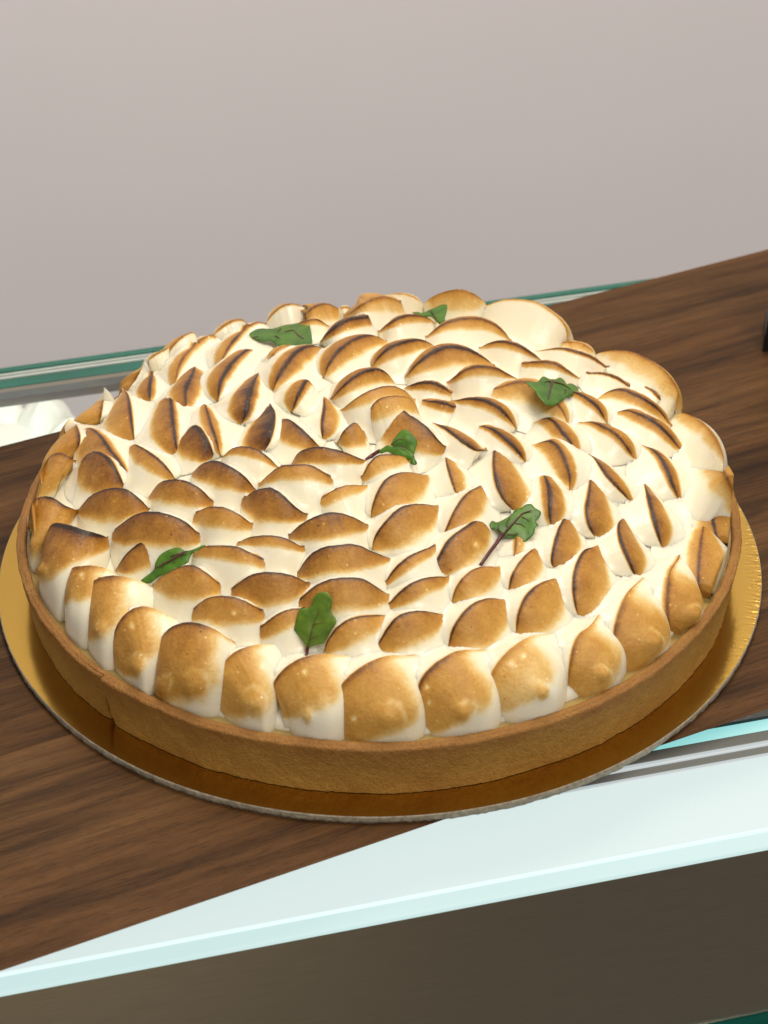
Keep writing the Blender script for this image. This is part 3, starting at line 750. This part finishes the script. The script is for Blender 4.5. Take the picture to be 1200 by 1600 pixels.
def leaf(label, org, sc, lobes, veins, stems, mi, ripple=.0008, lift=.0012, fold=0.0):
    cv = lambda p: (org[0]+p[0]/sc, org[1]+p[1]/sc)
    allp = [cv(p) for lb in lobes for p in lb]
    cx, cy = np.mean(allp, axis=0)
    S = [(p, bt(p)) for p in allp] + [(((p[0]+cx)/2, (p[1]+cy)/2), bt(((p[0]+cx)/2, (p[1]+cy)/2))) for p in allp]
    S = [(p, t) for p, t in S if t]
    basis = lambda p: np.array([1, (p[0]-cx)/40, (p[1]-cy)/40, ((p[0]-cx)/40)**2, ((p[1]-cy)/40)**2, (p[0]-cx)*(p[1]-cy)/1600])
    A_ = np.array([basis(p) for p, _ in S]); y = np.array([t for _, t in S])
    reg = np.diag([0, .5, .5, 6, 6, 6.])
    co_ = np.linalg.solve(A_.T@A_+reg, A_.T@y)
    res = A_@co_ - y                     # positive: leaf behind the surface
    co_[0] -= np.percentile(res, 88) + lift
    seed = org[0]*.37
    def pt(p, up_=0.0):
        t = basis(p)@co_ + .5*ripple*noise.noise(Vector((p[0]*.05, p[1]*.05, seed))) - up_
        return CAM + ray(p)*t
    c0 = pt((cx, cy)); root = empty('garnish_leaf', tuple(c0)); tag(root, label, 'leaf', 'leaves scattered on the tart')
    for li, lb in enumerate(lobes):
        poly = catmull([cv(p) for p in lb] + [cv(lb[0])], len(lb)*4+1)[:-1]
        xs = poly[:, 0]; ys = poly[:, 1]
        inner = []
        def inside(x, y):
            r_ = False; j = len(poly)-1
            for i in range(len(poly)):
                if (poly[i][1] > y) != (poly[j][1] > y) and x < (poly[j][0]-poly[i][0])*(y-poly[i][1])/(poly[j][1]-poly[i][1])+poly[i][0]: r_ = not r_
                j = i
            return r_
        for gx in np.arange(xs.min(), xs.max(), 3.2):
            for gy in np.arange(ys.min(), ys.max(), 3.2):
                q = (gx+random.uniform(-.5, .5), gy+random.uniform(-.5, .5))
                if inside(*q) and np.min((poly[:, 0]-q[0])**2+(poly[:, 1]-q[1])**2) > 2.5: inner.append(q)
        pts2 = [Vector((float(p[0]), float(p[1]))) for p in poly] + [Vector(q) for q in inner]
        n = len(poly)
        vv, _, ff, _, _, _ = delaunay_2d_cdt(pts2, [], [list(range(n))], 1, 1e-4)
        ctr = (xs.mean(), ys.mean())
        def hgt(p):
            dmin = math.sqrt(float(np.min((poly[:, 0]-p[0])**2+(poly[:, 1]-p[1])**2)))
            return .0007*li + fold*min(1, dmin/12) + .00022*noise.noise(Vector((p[0]*.13, p[1]*.13, seed+li)))
        V = [Vector(pt((v[0], v[1]), hgt(v))) - Vector(c0) for v in vv]
        o = mesh_obj('blade', V, [tuple(f)[::-1] for f in ff], LEAFM[mi], root)
        md = o.modifiers.new('thick', 'SOLIDIFY'); md.thickness = .00022; md.offset = 0
    for (vp, wd) in veins:
        wd *= .7
        q = catmull([cv(p) for p in vp], 14)
        P = [Vector(pt(p, .0003+.0007*(len(lobes)-1)+fold+.0001)) - Vector(c0) for p in q]
        tube('vein', P, [wd*(1-.65*i/13)*(.35+.65*min(1, i/2)) if i < 13 else wd*.1 for i in range(14)], VEIN, root, 6)
    for (vp, wd) in stems:
        q = catmull([cv(p) for p in vp], 16); P = []
        for i, p in enumerate(q):
            t = bt(p); a = i/15
            tl = basis(p)@co_
            P.append(Vector(CAM + ray(p)*(tl*(1-a) + ((t or tl)-.0006)*a if a > .2 else tl-.0002)) - Vector(c0))
        tube('stem', P, [wd*(1-.15*i/15) for i in range(16)], STEM, root, 8)

leaf('green leaf folded over, with dark red streaks, at the back left of the tart', (380, 490), 10,
     [[(100,310),(200,250),(270,235),(400,240),(480,235),(640,185),(800,160),(1000,120),(1050,230),(1075,380),(1060,480),(850,555),(740,540),(690,490),(560,510),(440,430),(320,425),(180,400),(110,360)]],
     [([(950,400),(850,330),(780,260),(640,285)], .00055), ([(500,345),(540,370),(575,385)], .0006), ([(590,225),(530,290)], .0003), ([(150,385),(190,360),(245,355)], .00035)], [], 0, .001, .0015, .0010)
leaf('small dark green leaf tucked between petals at the far rim of the tart', (640, 465), 17.14,
     [[(75,400),(230,390),(340,420),(520,340),(700,265),(850,195),(1000,200),(990,400),(945,560),(975,660),(870,715),(780,700),(640,570),(550,510),(400,510),(200,460)]],
     [([(560,350),(650,470),(760,650)], .00045)], [], 0, .001, .0012, .0006)
leaf('green leaf with a thick dark red midrib, right of the middle towards the back', (810, 570), 10.9,
     [[(120,290),(200,290),(330,295),(370,240),(430,200),(520,240),(620,250),(700,220),(770,260),(820,330),(880,320),(960,350),(1030,450),(960,510),(850,540),(720,630),(600,690),(500,700),(440,650),(340,540),(280,440),(230,390),(170,340)]],
     [([(590,245),(550,400),(520,520),(505,600)], .0008), ([(600,290),(750,330),(890,410)], .00045), ([(580,300),(500,280),(440,300)], .0004), ([(790,420),(815,455),(780,495)], .0003)], [], 0, .001, .0014, .0008)
leaf('creased green leaf with a short red stem at the centre of the swirl', (560, 660), 10.9,
     [[(550,380),(620,270),(720,150),(790,120),(850,150),(960,250),(1000,350),(970,450),(945,540),(870,560),(750,520),(650,460)],
      [(350,480),(430,430),(500,390),(600,420),(730,400),(850,480),(930,530),(960,620),(1000,700),(940,725),(880,690),(900,640),(760,655),(650,600),(540,520),(480,500),(380,530)]],
     [([(560,400),(660,300),(780,290),(860,350)], .0003), ([(700,395),(780,420),(860,475)], .0004)], [([(370,480),(250,550),(140,630)], .0007)], 0, .001, .0016, .0008)
leaf('broad green leaf with branching red veins and a long thin red stem', (740, 770), 10,
     [[(250,490),(290,440),(360,465),(450,430),(590,345),(640,280),(740,240),(820,185),(900,180),(960,240),(1050,300),(1030,380),(970,450),(1015,505),(965,540),(950,620),(890,700),(800,765),(750,760),(740,720),(620,715),(500,680),(440,640),(390,600),(340,570),(290,560)]],
     [([(450,650),(560,540),(660,430),(770,320),(920,275)], .0007), ([(535,560),(515,470),(580,370)], .00035), ([(650,480),(740,490),(810,540)], .00035), ([(750,370),(870,440)], .0003), ([(500,640),(620,655),(710,630)], .0004), ([(430,610),(390,560),(395,490)], .00035)],
     [([(455,645),(350,800),(250,930),(110,1130)], .0007)], 0, .001, .0016, .0006)
leaf('narrow twisted green leaf with a red midrib at the front left', (210, 830), 10,
     [[(100,770),(150,730),(300,610),(330,500),(400,380),(500,310),(620,265),(710,260),(780,305),(880,300),(1000,250),(1090,215),(1115,235),(1000,290),(900,360),(860,430),(840,490),(720,550),(620,640),(540,680),(430,690),(330,750),(240,815),(150,810)]],
     [([(830,310),(700,370),(560,460),(450,510),(310,600)], .0007), ([(560,390),(640,370),(700,345)], .0003), ([(440,530),(425,580)], .0003), ([(600,500),(640,465)], .0003)], [], 0, .0008, .0014, .0008)
leaf('plain green lobed leaf standing on its short stem at the front middle', (440, 910), 12,
     [[(230,890),(260,760),(330,520),(400,485),(490,480),(570,420),(600,290),(700,195),(800,180),(880,210),(940,300),(940,430),(925,530),(970,620),(1020,690),(1020,780),(930,900),(820,1100),(770,1150),(650,1170),(550,1210),(490,1240),(440,1170),(340,1020)]],
     [([(490,1230),(540,1000),(600,780),(700,530)], .00028), ([(520,1080),(700,980)], .0002), ([(580,790),(820,750)], .0002)], [([(485,1210),(478,1290),(470,1370)], .0006)], 1, .0006, .0016, .0006)

# ------------------------------------------------------------------ black block at the right edge
bp = to_plane((1191, 550), 0)
blk = empty('sign_holder', (bp[0], bp[1], 0)); tag(blk, 'black sign holder standing on the wooden board at the right edge', 'sign holder')
def prism(name, V, mat, parent):
    return mesh_obj(name, V, [(3, 2, 1, 0), (4, 5, 6, 7), (0, 1, 5, 4), (1, 2, 6, 5), (2, 3, 7, 6), (3, 0, 4, 7)], mat, parent, False)
prism('foot', [(0, 0, 0), (.06, .012, 0), (.064, .034, 0), (.004, .022, 0), (.0005, .0005, .008), (.0595, .0125, .008), (.0635, .0335, .008), (.0045, .0215, .008)], BLACK, blk)
prism('panel', [(.0008, .001, .0081), (.0585, .013, .0081), (.0575, .020, .0081), (.0025, .008, .0081), (.006, .008, .075), (.062, .020, .075), (.061, .024, .075), (.0075, .012, .075)], BLACK, blk)
